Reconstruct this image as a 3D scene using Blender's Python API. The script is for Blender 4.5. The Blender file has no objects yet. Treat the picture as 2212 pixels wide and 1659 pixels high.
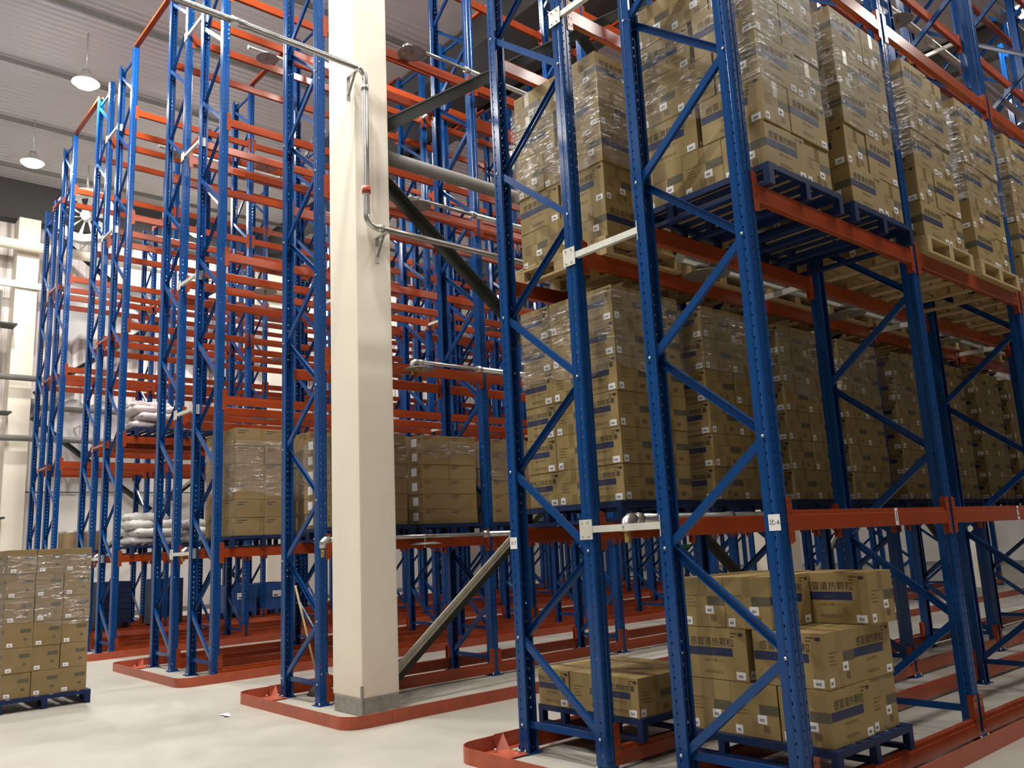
import bpy, bmesh, math, random
from mathutils import Vector, Matrix
random.seed(7)
C = bpy.context.scene.collection
scene = bpy.context.scene
# ------------------------------------------------------------------ camera
F_PX, YAW, PITCH, ROLL = 1817.91, -0.85061, 0.18717, -0.04755
CAM = Vector((5.3989, -4.7327, 1.65276))
cy, sy, cp, sp = math.cos(YAW), math.sin(YAW), math.cos(PITCH), math.sin(PITCH)
fwd = Vector((sy*cp, cy*cp, sp)); rt = Vector((cy, -sy, 0)); up = rt.cross(fwd)
cr, sr = math.cos(ROLL), math.sin(ROLL)
RT = rt*cr + up*sr; UP = -rt*sr + up*cr
cam = bpy.data.cameras.new('camera'); cam.sensor_width = 36; cam.lens = F_PX*36/2212
cam.clip_start = 0.05; cam.clip_end = 200
co = bpy.data.objects.new('camera', cam); C.objects.link(co)
m = Matrix((( RT.x, UP.x, -fwd.x, CAM.x), (RT.y, UP.y, -fwd.y, CAM.y), (RT.z, UP.z, -fwd.z, CAM.z), (0, 0, 0, 1)))
co.matrix_world = m; scene.camera = co
def project(q):
    d = Vector(q) - CAM; z = d.dot(fwd)
    if z < .1: return None
    return 1106 + F_PX*d.dot(RT)/z, 829.5 - F_PX*d.dot(UP)/z, z
# ------------------------------------------------------------------ world, exposure
w = bpy.data.worlds.new('hall_air'); scene.world = w; w.use_nodes = True
w.node_tree.nodes['Background'].inputs[0].default_value = (.55, .6, .7, 1)
w.node_tree.nodes['Background'].inputs[1].default_value = .05
vs = scene.view_settings; vs.view_transform = 'Standard'; vs.look = 'None'; vs.gamma = 1; vs.use_curve_mapping = False
vs.exposure = 0.22
LAMP_STRENGTH = 640.0
MID_STRENGTH = 310.0
DIM_STRENGTH = 145.0
LAMP_COLOR = (1.0, .965, .90, 1)
# ------------------------------------------------------------------ materials
def mat(name, col, rough=.5, metal=0, spec=.5, noise=0, nscale=8, bump=0, bscale=40, coat=0, stretch=None):
    m = bpy.data.materials.new(name); m.use_nodes = True; nt = m.node_tree
    b = nt.nodes['Principled BSDF']
    b.inputs['Base Color'].default_value = (*col, 1); b.inputs['Roughness'].default_value = rough
    b.inputs['Metallic'].default_value = metal; b.inputs['Specular IOR Level'].default_value = spec
    b.inputs['Coat Weight'].default_value = coat; b.inputs['Coat Roughness'].default_value = .12
    if noise or bump:
        tc = nt.nodes.new('ShaderNodeTexCoord'); src = tc.outputs['Object']
        if stretch:
            mp = nt.nodes.new('ShaderNodeMapping'); mp.inputs['Scale'].default_value = stretch
            nt.links.new(src, mp.inputs[0]); src = mp.outputs[0]
    if noise:
        n = nt.nodes.new('ShaderNodeTexNoise'); n.inputs['Scale'].default_value = nscale; n.inputs['Detail'].default_value = 5
        nt.links.new(src, n.inputs['Vector'])
        r = nt.nodes.new('ShaderNodeMapRange'); r.inputs[1].default_value = .3; r.inputs[2].default_value = .7
        r.inputs[3].default_value = 1-noise; r.inputs[4].default_value = 1+noise
        nt.links.new(n.outputs[0], r.inputs[0])
        mx = nt.nodes.new('ShaderNodeVectorMath'); mx.operation = 'SCALE'; mx.inputs[0].default_value = col
        nt.links.new(r.outputs[0], mx.inputs['Scale']); nt.links.new(mx.outputs[0], b.inputs['Base Color'])
    if bump:
        n2 = nt.nodes.new('ShaderNodeTexNoise'); n2.inputs['Scale'].default_value = bscale
        nt.links.new(src, n2.inputs['Vector'])
        bp = nt.nodes.new('ShaderNodeBump'); bp.inputs['Strength'].default_value = bump; bp.inputs['Distance'].default_value = .01
        nt.links.new(n2.outputs[0], bp.inputs['Height']); nt.links.new(bp.outputs[0], b.inputs['Normal'])
    return m
M = {}
M['blue'] = mat('blue_enamel', (.004, .053, .205), .2, spec=.36, noise=.08, nscale=3)
M['palletblue'] = mat('pallet_blue_paint', (.008, .022, .08), .5, spec=.25, noise=.15, nscale=9)
M['orange'] = mat('orange_enamel', (.31, .048, .011), .24, spec=.45, noise=.08, nscale=3)
M['rail'] = mat('rail_orange_paint', (.42, .085, .04), .4, noise=.15, nscale=5)
M['galv'] = mat('galvanised_steel', (.6, .6, .56), .38, metal=.7, noise=.12, nscale=14)
M['pipe'] = mat('galvanised_pipe', (.55, .55, .52), .3, metal=.85, noise=.15, nscale=9)
M['whitesteel'] = mat('zinc_spacer_plate', (.72, .72, .66), .45, metal=.3, noise=.08)
M['brass'] = mat('brass_fitting', (.42, .3, .09), .4, metal=.7)
M['dark'] = mat('dark_green_steel', (.028, .032, .026), .55, noise=.2, nscale=5)
M['tiepipe'] = mat('grey_painted_tie', (.17, .165, .15), .55, noise=.1)
M['tan'] = mat('lit_brace_channel', (.36, .34, .27), .55, noise=.15)  # pale tone paints the light on the lower brace's upper faces
M['cream'] = mat('cream_column_paint', (.84, .78, .66), .6, noise=.03, nscale=2, bump=.05, bscale=6)
M['mortar'] = mat('grey_mortar', (.3, .29, .26), .85, noise=.2, nscale=12, bump=.3)
M['kraft'] = mat('kraft_board', (.3, .212, .08), .6, noise=.07, nscale=6, bump=.05, bscale=14)
M['kraft2'] = mat('plain_kraft_board', (.24, .165, .072), .62, noise=.08, nscale=6, bump=.05, bscale=14)
M['tape'] = mat('packing_tape', (.24, .165, .064), .25, spec=.6)
M['inkblue'] = mat('navy_print', (.014, .022, .085), .5)
M['inkgrey'] = mat('slate_print', (.1, .088, .055), .6, noise=.2, nscale=30)
M['ink'] = mat('dark_print', (.035, .027, .02), .6)
M['inkfaint'] = mat('brown_print', (.16, .1, .045), .6)
M['inkred'] = mat('red_print', (.25, .05, .03), .6)
M['paper'] = mat('white_paper', (.82, .82, .84), .6)
M['wood'] = mat('raw_pine', (.42, .3, .14), .7, noise=.18, nscale=6, stretch=(1, 8, 8))
M['sack'] = mat('woven_white_sack', (.68, .66, .63), .6, noise=.1, nscale=5, bump=.5, bscale=9)
M['sackpink'] = mat('plastic_wrapped_sack', (.66, .58, .58), .35, noise=.08, nscale=5, bump=.5, bscale=9)
M['bin'] = mat('blue_crate_plastic', (.02, .08, .26), .4, noise=.1)
M['black'] = mat('black_plastic', (.012, .012, .014), .5)
M['drum'] = mat('fibre_drum_board', (.42, .28, .15), .5, noise=.1)
M['fan'] = mat('fan_white', (.62, .62, .6), .5)
M['green'] = mat('green_plastic', (.02, .2, .08), .5)
M['red'] = mat('red_coupling', (.45, .06, .03), .45)
M['bristle'] = mat('broom_bristle', (.09, .09, .07), .9)
M['darksteel'] = mat('roof_beam_paint', (.045, .043, .042), .7)
M['disc'] = mat('heat_shield_steel', (.45, .43, .4), .35, metal=.8, noise=.1)
M['pvc'] = mat('white_plastic_sheet', (.85, .83, .84), .3, noise=.05, nscale=2, bump=.4, bscale=2)
def emit(name, col, s):
    m = bpy.data.materials.new(name); m.use_nodes = True; nt = m.node_tree; nt.nodes.clear()
    e = nt.nodes.new('ShaderNodeEmission'); e.inputs[0].default_value = col; e.inputs[1].default_value = s
    o = nt.nodes.new('ShaderNodeOutputMaterial'); nt.links.new(e.outputs[0], o.inputs[0]); return m
M['lamp'] = emit('lamp_lens', LAMP_COLOR, LAMP_STRENGTH); M['lampmid'] = emit('medium_lamp_lens', LAMP_COLOR, MID_STRENGTH); M['lampdim'] = emit('weaker_lamp_lens', LAMP_COLOR, DIM_STRENGTH)
def wrap_mat():
    m = bpy.data.materials.new('stretch_film'); m.use_nodes = True; nt = m.node_tree; nt.nodes.clear()
    N = nt.nodes.new; L = nt.links.new
    o = N('ShaderNodeOutputMaterial'); tr = N('ShaderNodeBsdfTransparent'); gl = N('ShaderNodeBsdfGlossy')
    tr.inputs[0].default_value = (.93, .93, .93, 1)
    gl.inputs['Roughness'].default_value = .27; gl.inputs[0].default_value = (.95, .95, .97, 1)
    df = N('ShaderNodeBsdfDiffuse'); df.inputs[0].default_value = (.72, .72, .74, 1)
    tc = N('ShaderNodeTexCoord')
    def noise(sc, rot, scale, det, ro=.6):
        mp = N('ShaderNodeMapping'); mp.inputs['Scale'].default_value = sc; mp.inputs['Rotation'].default_value = rot; L(tc.outputs['Object'], mp.inputs[0])
        n = N('ShaderNodeTexNoise'); n.inputs['Scale'].default_value = scale; n.inputs['Detail'].default_value = det; n.inputs['Roughness'].default_value = ro
        L(mp.outputs[0], n.inputs['Vector']); return n.outputs[0]
    def rng(src, a, b_, c, d):
        r = N('ShaderNodeMapRange'); r.inputs[1].default_value = a; r.inputs[2].default_value = b_; r.inputs[3].default_value = c; r.inputs[4].default_value = d; L(src, r.inputs[0]); return r.outputs[0]
    def mul(a, b_):
        q = N('ShaderNodeMath'); q.operation = 'MULTIPLY'; L(a, q.inputs[0]); L(b_, q.inputs[1]); return q.outputs[0]
    big = rng(noise((1, 1, 1.6), (0, 0, 0), 1.9, 2), .42, .6, .12, 1)
    streak = noise((1, 1, 7), (.16, -.16, 0), 5.5, 7, .7)
    fine = noise((1, 1, 4), (.3, -.3, 0), 22, 5, .65)
    bp = N('ShaderNodeBump'); bp.inputs['Strength'].default_value = 1; bp.inputs['Distance'].default_value = .09
    hs = N('ShaderNodeMath'); hs.operation = 'MULTIPLY_ADD'; L(fine, hs.inputs[0]); hs.inputs[1].default_value = .3; L(streak, hs.inputs[2])
    L(hs.outputs[0], bp.inputs['Height']); L(bp.outputs[0], gl.inputs['Normal'])
    st = mul(rng(streak, .5, .62, 0, 1), rng(fine, .46, .6, 0, 1)); st = mul(st, big)
    fac = N('ShaderNodeMath'); fac.operation = 'MULTIPLY_ADD'; L(st, fac.inputs[0]); fac.inputs[1].default_value = 1.3; fac.use_clamp = True; fac.inputs[2].default_value = .05
    class _R: outputs = [fac.outputs[0]]
    r = _R
    m1 = N('ShaderNodeMixShader'); m1.inputs[0].default_value = .04; L(gl.outputs[0], m1.inputs[1]); L(df.outputs[0], m1.inputs[2])
    m2 = N('ShaderNodeMixShader'); L(r.outputs[0], m2.inputs[0]); L(tr.outputs[0], m2.inputs[1]); L(m1.outputs[0], m2.inputs[2])
    L(m2.outputs[0], o.inputs[0]); return m
M['film'] = wrap_mat()
def floor_mat():
    m = bpy.data.materials.new('epoxy_floor'); m.use_nodes = True; nt = m.node_tree; b = nt.nodes['Principled BSDF']
    N = nt.nodes.new; L = nt.links.new
    tc = N('ShaderNodeTexCoord'); n = N('ShaderNodeTexNoise'); n.inputs['Scale'].default_value = .7; n.inputs['Detail'].default_value = 8
    L(tc.outputs['Object'], n.inputs['Vector'])
    cr_ = N('ShaderNodeValToRGB'); cr_.color_ramp.elements[0].position = .3; cr_.color_ramp.elements[0].color = (.37, .35, .305, 1)
    cr_.color_ramp.elements[1].position = .7; cr_.color_ramp.elements[1].color = (.46, .435, .38, 1)
    L(n.outputs[0], cr_.inputs[0]); L(cr_.outputs[0], b.inputs['Base Color'])
    b.inputs['Roughness'].default_value = .42; b.inputs['Specular IOR Level'].default_value = .45
    n2 = N('ShaderNodeTexNoise'); n2.inputs['Scale'].default_value = 3
    mr = N('ShaderNodeMapRange'); mr.inputs[3].default_value = .3; mr.inputs[4].default_value = .6
    L(tc.outputs['Object'], n2.inputs['Vector']); L(n2.outputs[0], mr.inputs[0]); L(mr.outputs[0], b.inputs['Roughness'])
    return m
def wall_mat():
    m = bpy.data.materials.new('wall_cladding'); m.use_nodes = True; nt = m.node_tree; b = nt.nodes['Principled BSDF']
    N = nt.nodes.new; L = nt.links.new
    tc = N('ShaderNodeTexCoord'); sx = N('ShaderNodeSeparateXYZ'); L(tc.outputs['Object'], sx.inputs[0])
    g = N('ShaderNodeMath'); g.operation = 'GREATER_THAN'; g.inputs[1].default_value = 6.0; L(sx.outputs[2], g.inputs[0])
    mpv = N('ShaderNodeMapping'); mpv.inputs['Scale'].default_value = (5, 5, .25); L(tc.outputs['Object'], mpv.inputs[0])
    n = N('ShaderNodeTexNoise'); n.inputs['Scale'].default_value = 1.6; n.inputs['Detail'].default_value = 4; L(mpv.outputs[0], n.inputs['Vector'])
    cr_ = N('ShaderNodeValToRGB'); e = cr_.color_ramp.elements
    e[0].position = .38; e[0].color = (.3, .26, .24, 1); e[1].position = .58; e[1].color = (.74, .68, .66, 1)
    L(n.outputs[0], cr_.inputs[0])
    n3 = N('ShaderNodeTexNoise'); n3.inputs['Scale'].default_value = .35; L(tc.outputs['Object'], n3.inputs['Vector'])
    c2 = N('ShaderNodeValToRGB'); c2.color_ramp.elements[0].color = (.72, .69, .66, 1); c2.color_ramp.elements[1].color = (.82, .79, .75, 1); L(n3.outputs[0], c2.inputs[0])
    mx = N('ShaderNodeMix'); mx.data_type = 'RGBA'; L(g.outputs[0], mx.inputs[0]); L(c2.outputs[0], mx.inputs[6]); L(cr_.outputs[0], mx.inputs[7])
    L(mx.outputs[2], b.inputs['Base Color']); b.inputs['Roughness'].default_value = .6
    return m
def ceil_mat():
    m = bpy.data.materials.new('roof_deck'); m.use_nodes = True; nt = m.node_tree; b = nt.nodes['Principled BSDF']
    N = nt.nodes.new; L = nt.links.new
    tc = N('ShaderNodeTexCoord'); wv = N('ShaderNodeTexWave'); wv.bands_direction = 'X'; wv.inputs['Scale'].default_value = 1.6
    L(tc.outputs['Object'], wv.inputs['Vector'])
    bp = N('ShaderNodeBump'); bp.inputs['Strength'].default_value = .4; bp.inputs['Distance'].default_value = .03
    L(wv.outputs['Fac'], bp.inputs['Height']); L(bp.outputs[0], b.inputs['Normal'])
    n = N('ShaderNodeTexNoise'); n.inputs['Scale'].default_value = .2; L(tc.outputs['Object'], n.inputs['Vector'])
    c2 = N('ShaderNodeValToRGB'); c2.color_ramp.elements[0].color = (.52, .50, .505, 1); c2.color_ramp.elements[1].color = (.62, .6, .605, 1); L(n.outputs[0], c2.inputs[0])
    L(c2.outputs[0], b.inputs['Base Color']); b.inputs['Roughness'].default_value = .6
    return m
M['farwall'] = mat('dim_plaster', (.1, .095, .09), .8, noise=.1, nscale=1)
M['floor'] = floor_mat(); M['wall'] = wall_mat(); M['ceil'] = ceil_mat()
# ------------------------------------------------------------------ mesh helpers
class B:
    """collects shapes with material slots, becomes ONE mesh"""
    def __init__(s): s.bm = bmesh.new(); s.mats = []
    def mi(s, k):
        if k not in s.mats: s.mats.append(k)
        return s.mats.index(k)
    def face(s, pts, k, smooth=False):
        f = s.bm.faces.new([s.bm.verts.new(p) for p in pts]); f.material_index = s.mi(k); f.smooth = smooth; return f
    def box(s, x0, x1, y0, y1, z0, z1, k, bev=0, skip=''):
        i = s.mi(k); v = [s.bm.verts.new((x, y, z)) for z in (z0, z1) for y in (y0, y1) for x in (x0, x1)]
        fs = {'b': (0, 2, 3, 1), 't': (4, 5, 7, 6), 'f': (0, 1, 5, 4), 'k': (2, 6, 7, 3), 'l': (0, 4, 6, 2), 'r': (1, 3, 7, 5)}
        out = []
        for n, q in fs.items():
            if n in skip: continue
            f = s.bm.faces.new([v[j] for j in q]); f.material_index = i; out.append(f)
        if bev:
            es = set(e for f in out for e in f.edges)
            r = bmesh.ops.bevel(s.bm, geom=list(es), offset=bev, segments=2, affect='EDGES', profile=.7)
            for f in r['faces']: f.material_index = i
        return v
    def obox(s, a, b, wx, wz, k, side=None):
        """bar from a to b, wx wide along side, wz thick"""
        a = Vector(a); b = Vector(b); d = (b-a).normalized()
        side = Vector(side) if side else (Vector((0, 0, 1)).cross(d) if abs(d.z) < .99 else Vector((1, 0, 0)))
        side = (side - d*side.dot(d)).normalized(); o = d.cross(side)
        i = s.mi(k); v = []
        for p in (a, b):
            for u, t in ((-1, -1), (1, -1), (1, 1), (-1, 1)): v.append(s.bm.verts.new(p + side*u*wx/2 + o*t*wz/2))
        for q in ((3, 2, 1, 0), (4, 5, 6, 7), (0, 1, 5, 4), (1, 2, 6, 5), (2, 3, 7, 6), (3, 0, 4, 7)):
            s.bm.faces.new([v[j] for j in q]).material_index = i
    def chan(s, a, b, wide, deep, k, side, t=.004):
        """C channel from a to b; web faces along side-normal, lips behind"""
        a = Vector(a); b = Vector(b); d = (b-a).normalized(); side = Vector(side); side = (side-d*side.dot(d)).normalized()
        n = d.cross(side)
        s.obox(a, b, t, wide, k, side)
        for u in (-1, 1):
            off = n*u*(wide/2 - t/2) + side*deep/2
            s.obox(a+off, b+off, deep, t, k, side)
    def tube(s, pts, r, k, n=14, cap=True):
        i = s.mi(k); pts = [Vector(p) for p in pts]; rings = []
        nrm = None
        for j, p in enumerate(pts):
            d = ((pts[j+1]-p) if j < len(pts)-1 else (p-pts[j-1])).normalized()
            if 0 < j < len(pts)-1: d = ((pts[j+1]-p).normalized() + (p-pts[j-1]).normalized()).normalized()
            if nrm is None: nrm = d.orthogonal().normalized()
            nrm = (nrm - d*nrm.dot(d)).normalized(); bn = d.cross(nrm)
            rr = r[j] if isinstance(r, (list, tuple)) else r
            rings.append([s.bm.verts.new(p + (nrm*math.cos(2*math.pi*q/n) + bn*math.sin(2*math.pi*q/n))*rr) for q in range(n)])
        for a, b in zip(rings, rings[1:]):
            for q in range(n):
                f = s.bm.faces.new((a[q], a[(q+1) % n], b[(q+1) % n], b[q])); f.material_index = i; f.smooth = True
        if cap:
            s.bm.faces.new(rings[0][::-1]).material_index = i; s.bm.faces.new(rings[-1]).material_index = i
    def cyl(s, c, r, h, k, n=16, axis='z'):
        d = {'x': Vector((1, 0, 0)), 'y': Vector((0, 1, 0)), 'z': Vector((0, 0, 1))}[axis]
        s.tube([Vector(c), Vector(c)+d*h], r, k, n)
    def lathe(s, prof, c, k, n=28, cap=False):
        i = s.mi(k); c = Vector(c); rings = []
        for r, z in prof: rings.append([s.bm.verts.new(c+Vector((r*math.cos(2*math.pi*q/n), r*math.sin(2*math.pi*q/n), z))) for q in range(n)])
        for a, b in zip(rings, rings[1:]):
            for q in range(n):
                f = s.bm.faces.new((a[q], a[(q+1) % n], b[(q+1) % n], b[q])); f.material_index = i; f.smooth = True
        if cap: s.bm.faces.new(rings[0][::-1]).material_index = i; s.bm.faces.new(rings[-1]).material_index = i
    def mesh(s, name):
        me = bpy.data.meshes.new(name); s.bm.normal_update(); s.bm.to_mesh(me); s.bm.free()
        for k in s.mats: me.materials.append(M[k])
        return me
    def obj(s, name, parent=None, loc=(0, 0, 0), rz=0):
        return link(name, s.mesh(name), parent, loc, rz)
def link(name, me, parent=None, loc=(0, 0, 0), rz=0):
    o = bpy.data.objects.new(name, me); C.objects.link(o); o.location = loc; o.rotation_euler = (0, 0, rz)
    if parent: o.parent = parent
    return o
def tag(o, label, cat, group=None, kind=None):
    if kind is None and any(t in o.name for t in ('beam', 'column', 'girt')): kind = 'thing'
    o['label'] = label; o['category'] = cat
    if group: o['group'] = group
    if kind: o['kind'] = kind
    return o
def struct(o): o['kind'] = 'structure'; return o
def copy_tree(o, parent=None):
    c = o.copy(); C.objects.link(c); c.parent = parent
    for ch in [x for x in o.children]: copy_tree(ch, c)
    return c
# text outlines -------------------------------------------------------------
def text_polys(txt, size):
    cu = bpy.data.curves.new('txt', 'FONT'); cu.body = txt; cu.size = size; cu.align_x = 'CENTER'; cu.align_y = 'CENTER'; cu.resolution_u = 2
    o = bpy.data.objects.new('txt', cu); C.objects.link(o)
    dg = bpy.context.evaluated_depsgraph_get(); dg.update()
    me = o.evaluated_get(dg).to_mesh()
    V = [v.co.copy() for v in me.vertices]; Fc = [tuple(p.vertices) for p in me.polygons]
    o.evaluated_get(dg).to_mesh_clear(); bpy.data.objects.remove(o); bpy.data.curves.remove(cu)
    return V, Fc
def put_text(b, tp, c, u, v, k):
    V, Fc = tp; i = b.mi(k); u = Vector(u); v = Vector(v); c = Vector(c)
    vs_ = [b.bm.verts.new(c+u*q.x+v*q.y) for q in V]
    for f in Fc:
        try: b.bm.faces.new([vs_[j] for j in f]).material_index = i
        except ValueError: pass
def patch(b, c, u, v, x0, x1, y0, y1, k):
    u = Vector(u); v = Vector(v); c = Vector(c)
    b.face([c+u*x0+v*y0, c+u*x1+v*y0, c+u*x1+v*y1, c+u*x0+v*y1], k)
# ------------------------------------------------------------------ setting
XL, XR, YF, YB, ZC = -23.2, 12.0, -14.0, 31.0, 13.4
b = B(); b.box(XL, XR, YF, YB, -.2, 0, 'floor'); struct(b.obj('floor'))
b = B(); b.box(XL, XR, YF, YB, ZC, ZC+.2, 'ceil'); struct(b.obj('ceiling'))
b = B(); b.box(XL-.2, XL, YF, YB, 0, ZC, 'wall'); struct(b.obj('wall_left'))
b = B(); b.box(XR, XR+.2, YF, YB, 0, ZC, 'farwall'); struct(b.obj('wall_right'))
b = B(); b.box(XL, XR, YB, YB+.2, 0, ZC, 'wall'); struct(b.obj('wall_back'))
b = B(); b.box(XL, XR, YF-.2, YF, 0, ZC, 'farwall'); struct(b.obj('wall_front'))
b = B(); b.box(XL, XL+.02, YF, YB, 0, .14, 'mortar'); struct(b.obj('baseboard_left'))
b = B(); b.box(XL, XR, YB-.02, YB, 0, .14, 'mortar'); struct(b.obj('baseboard_back'))
b = B(); b.box(XL, XL+.5, YF, YB, 12.15, ZC, 'darksteel'); struct(b.obj('trim_1'))
for i, y in enumerate((-8.1, 8.3, 16.4, 24.5)):
    b = B(); b.box(XL, XR, y-.01, y+.01, 12.55, ZC, 'darksteel'); b.box(XL, XR, y-.14, y+.14, 12.53, 12.55, 'darksteel'); b.box(XL, XR, y-.14, y+.14, ZC-.03, ZC-.001, 'darksteel')
    o = b.obj('roof_girder'); struct(o)
for i in range(12):
    x = -21.6 + i*3.0
    b = B(); b.box(x-.03, x+.03, YF, YB, ZC-.1, ZC-.001, 'tiepipe'); struct(b.obj('roof_purlin'))
# dark box under the roof, making a wide dark band
b = B(); b.box(-15, -4.2, 6.3, 8.1, 12.7, 13.36, 'darksteel', .02)
tag(b.obj('dark_roof_box'), 'dark rectangular box under the roof above the racks', 'duct')
# ------------------------------------------------------------------ columns with footing skirts
def column(x0, x1, y0, y1, h, label, base=.17):
    b = B(); b.box(x0, x1, y0, y1, base, h, 'cream', .02); c = b.obj('building_column')
    tag(c, label, 'column', None, 'structure')
    b = B(); b.box(x0+.03, x1, y0, y1-.0, 0, base, 'mortar', .01); b.obj('mortar_footing', c)
    return c
c1 = column(-3.05, -2.45, -.07, .38, ZC, 'cream painted building column with worn footing at the near rack end')
b = B(); b.box(-2.462, -2.435, -.085, -.062, .015, .3, 'mortar', .004); b.obj('chipped_edge', c1)
c2 = column(-3.05, -2.45, 8.05, 8.5, ZC, 'cream building column seen through the racks beyond the crossed dark braces')
c3 = column(-3.05, -2.45, 16.15, 16.6, ZC, 'cream building column far down the row, lower part seen between dark uprights')
column(-3.05, -2.45, 24.3, 24.75, ZC, 'cream building column farthest down the middle row')
for i, y in enumerate((.1, 8.2, 16.3, 24.4)):
    column(XL+.002, -22.5, y, y+.6, 12.15, 'cream wall column on the left wall, ' + ('nearest, beside the drop pipe', 'second along', 'third along', 'farthest along')[i])
# cross bracing of the column row
def bracing(xc, y0, y1, top, lab):
    k = 'dark'; Z1, Z2 = 6.35, 12.5
    b = B(); b.tube([(xc, y0+.12, Z1), (xc, y1-.02, Z1)], .085, 'tiepipe', 16); o = b.obj('tie_pipe'); tag(o, 'grey horizontal tie pipe between ' + lab, 'pipe')
    b = B(); b.box(xc-.02, xc+.02, y0+.001, y0+.121, Z1-.25, Z1+.25, 'tiepipe'); b.obj('gusset_plate', o)
    for (a, c, col, nm) in (((y0+.1, .32), (y1-.1, Z1-.2), 'tan', 'pale lower brace rising from the foot of '), ((y0+.1, Z1-.3), (y1-.1, .3), 'dark', 'dark brace falling away to the floor between '),
                            ((y0+.1, Z1+.38), (y1-.1, Z2-.2), 'dark', 'dark upper brace rising from mid height of '), ((y0+.1, Z2-.3), (y1-.1, Z1+.36), 'dark', 'dark upper brace falling away between ')):
        dx = {'p': .05, 'd': -.05}[nm[0]] if 'upper' not in nm else (.05 if 'rising' in nm else -.09)
        b = B()
        A = (xc+dx, a[0], a[1]); Cc = (xc+dx, c[0], c[1])
        if col == 'tan':
            up_ = Vector((0, -(c[1]-a[1]), c[0]-a[0])).normalized()
            for off, th, kk, dx2 in ((.075, .04, 'tan', .05), (.03, .04, 'tan', .045), (-.04, .09, 'dark', .0)):  # upper strips painted pale as lit faces, lower web left dark
                o_ = up_*off + Vector((dx2, 0, 0)); b.obox(Vector(A)+o_, Vector(Cc)+o_, .03, th, kk, (1, 0, 0))
            pr_ = [(y0, .01), (y0+.03, .01), (y0+.3, .52), (y0, .4)]
            for xx_ in (xc+.02, xc+.035): b.face([(xx_, q[0], q[1]) for q in pr_], 'dark')
            for q0, q1 in zip(pr_, pr_[1:]+pr_[:1]): b.face([(xc+.02, *q0), (xc+.02, *q1), (xc+.035, *q1), (xc+.035, *q0)], 'dark')
        else:
            b.obox(A, Cc, .012, .16, col, (1, 0, 0)); b.obox((A[0]+.05, A[1], A[2]+.07), (Cc[0]+.05, Cc[1], Cc[2]+.07), .1, .012, col, (1, 0, 0))
        tag(b.obj('diagonal_brace'), nm + lab, 'brace')
bracing(-2.72, .38, 8.05, 1, 'the first and second cream columns')
bracing(-2.72, 8.5, 16.15, 1, 'the second and third cream columns')
bracing(-22.8, .72, 8.2, 1, 'the first two left wall columns')
# ------------------------------------------------------------------ racking
W = 2.46; NB = 9
DEP, GAP = .856, .737
PCH = .075
LV = [.16, 1.78, 3.965, 6.155, 8.345, 10.57]      # top of the beams
H = 11.925
def upright_mesh(h):
    """perforated omega section: web at x=0 facing +x, flanges go to -x, local z up"""
    b = B(); i = b.mi('blue'); n = int(round(h/PCH)); bm = b.bm
    zs = []
    for c in range(n): zs += [c*PCH, c*PCH+.029, c*PCH+.046]
    zs.append(n*PCH)
    # strip paths in (x,y); hole flags per strip
    prof = [(-.108, -.034, 0), (-.108, -.056, 0), (-.062, -.056, 0), (-.058, -.053, 0), (-.050, -.053, 2), (-.041, -.053, 0), (-.034, -.056, 0), (-.012, -.056, 0), (-.003, -.049, 0), (0, -.036, 1), (0, -.026, 0), (0, -.010, 0), (-.005, -.006, 0), (-.005, .006, 0), (0, .010, 0),
            (0, .026, 1), (0, .036, 0), (-.003, .049, 0), (-.012, .056, 0), (-.034, .056, 0), (-.041, .053, 2), (-.050, .053, 0), (-.058, .053, 0), (-.062, .056, 0), (-.108, .056, 0), (-.108, .034, 0)]
    cols = [[bm.verts.new((p[0], p[1], z)) for z in zs] for p in prof]
    for s in range(len(prof)-1):
        hole = prof[s][2]
        for r in range(len(zs)-1):
            if hole and r % 3 == 1: continue
            bm.faces.new((cols[s][r], cols[s+1][r], cols[s+1][r+1], cols[s][r+1])).material_index = i
    bm.normal_update()
    bmesh.ops.solidify(bm, geom=bm.faces[:], thickness=.0025)
    return b.mesh('upright')
UP_ME = {H: upright_mesh(H), 10.8: upright_mesh(10.8)}
def simple_mesh(fn, name):
    b = B(); fn(b); return b.mesh(name)
HORIZ = simple_mesh(lambda b: b.chan((-DEP/2-.01, -.012, 0), (DEP/2+.01, -.012, 0), .05, .026, 'blue', (0, 1, 0)), 'horizontal_brace')
def diag_me(s, y, d=1):
    L = (DEP/2)
    return simple_mesh(lambda b: b.chan((-s*L, y, -.675/2), (s*L, y, .675/2), .055, .03, 'blue', (0, d, 0)), 'diagonal_brace')
DIAG = {(1, 0): diag_me(1, -.034), (-1, 0): diag_me(-1, -.034), (1, 1): diag_me(1, .036, -1), (-1, 1): diag_me(-1, .036, -1)}
def foot_fn(b):
    b.box(-.13, .04, -.085, .085, 0, .008, 'blue'); b.box(.003, .007, -.055, .055, .008, .06, 'blue')
    for y in (-.07, .07):
        b.cyl((.02, y, .008), .008, .03, 'galv', 8); b.cyl((-.09, y, .008), .008, .03, 'galv', 8)
FOOT = simple_mesh(foot_fn, 'base_plate')
BOLT = simple_mesh(lambda b: b.tube([(0, -.0575, 0), (0, -.063, 0), (0, -.067, 0)], [.011, .011, .005], 'galv', 8), 'bolt')
ZB, P2 = .2216, .675
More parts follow.
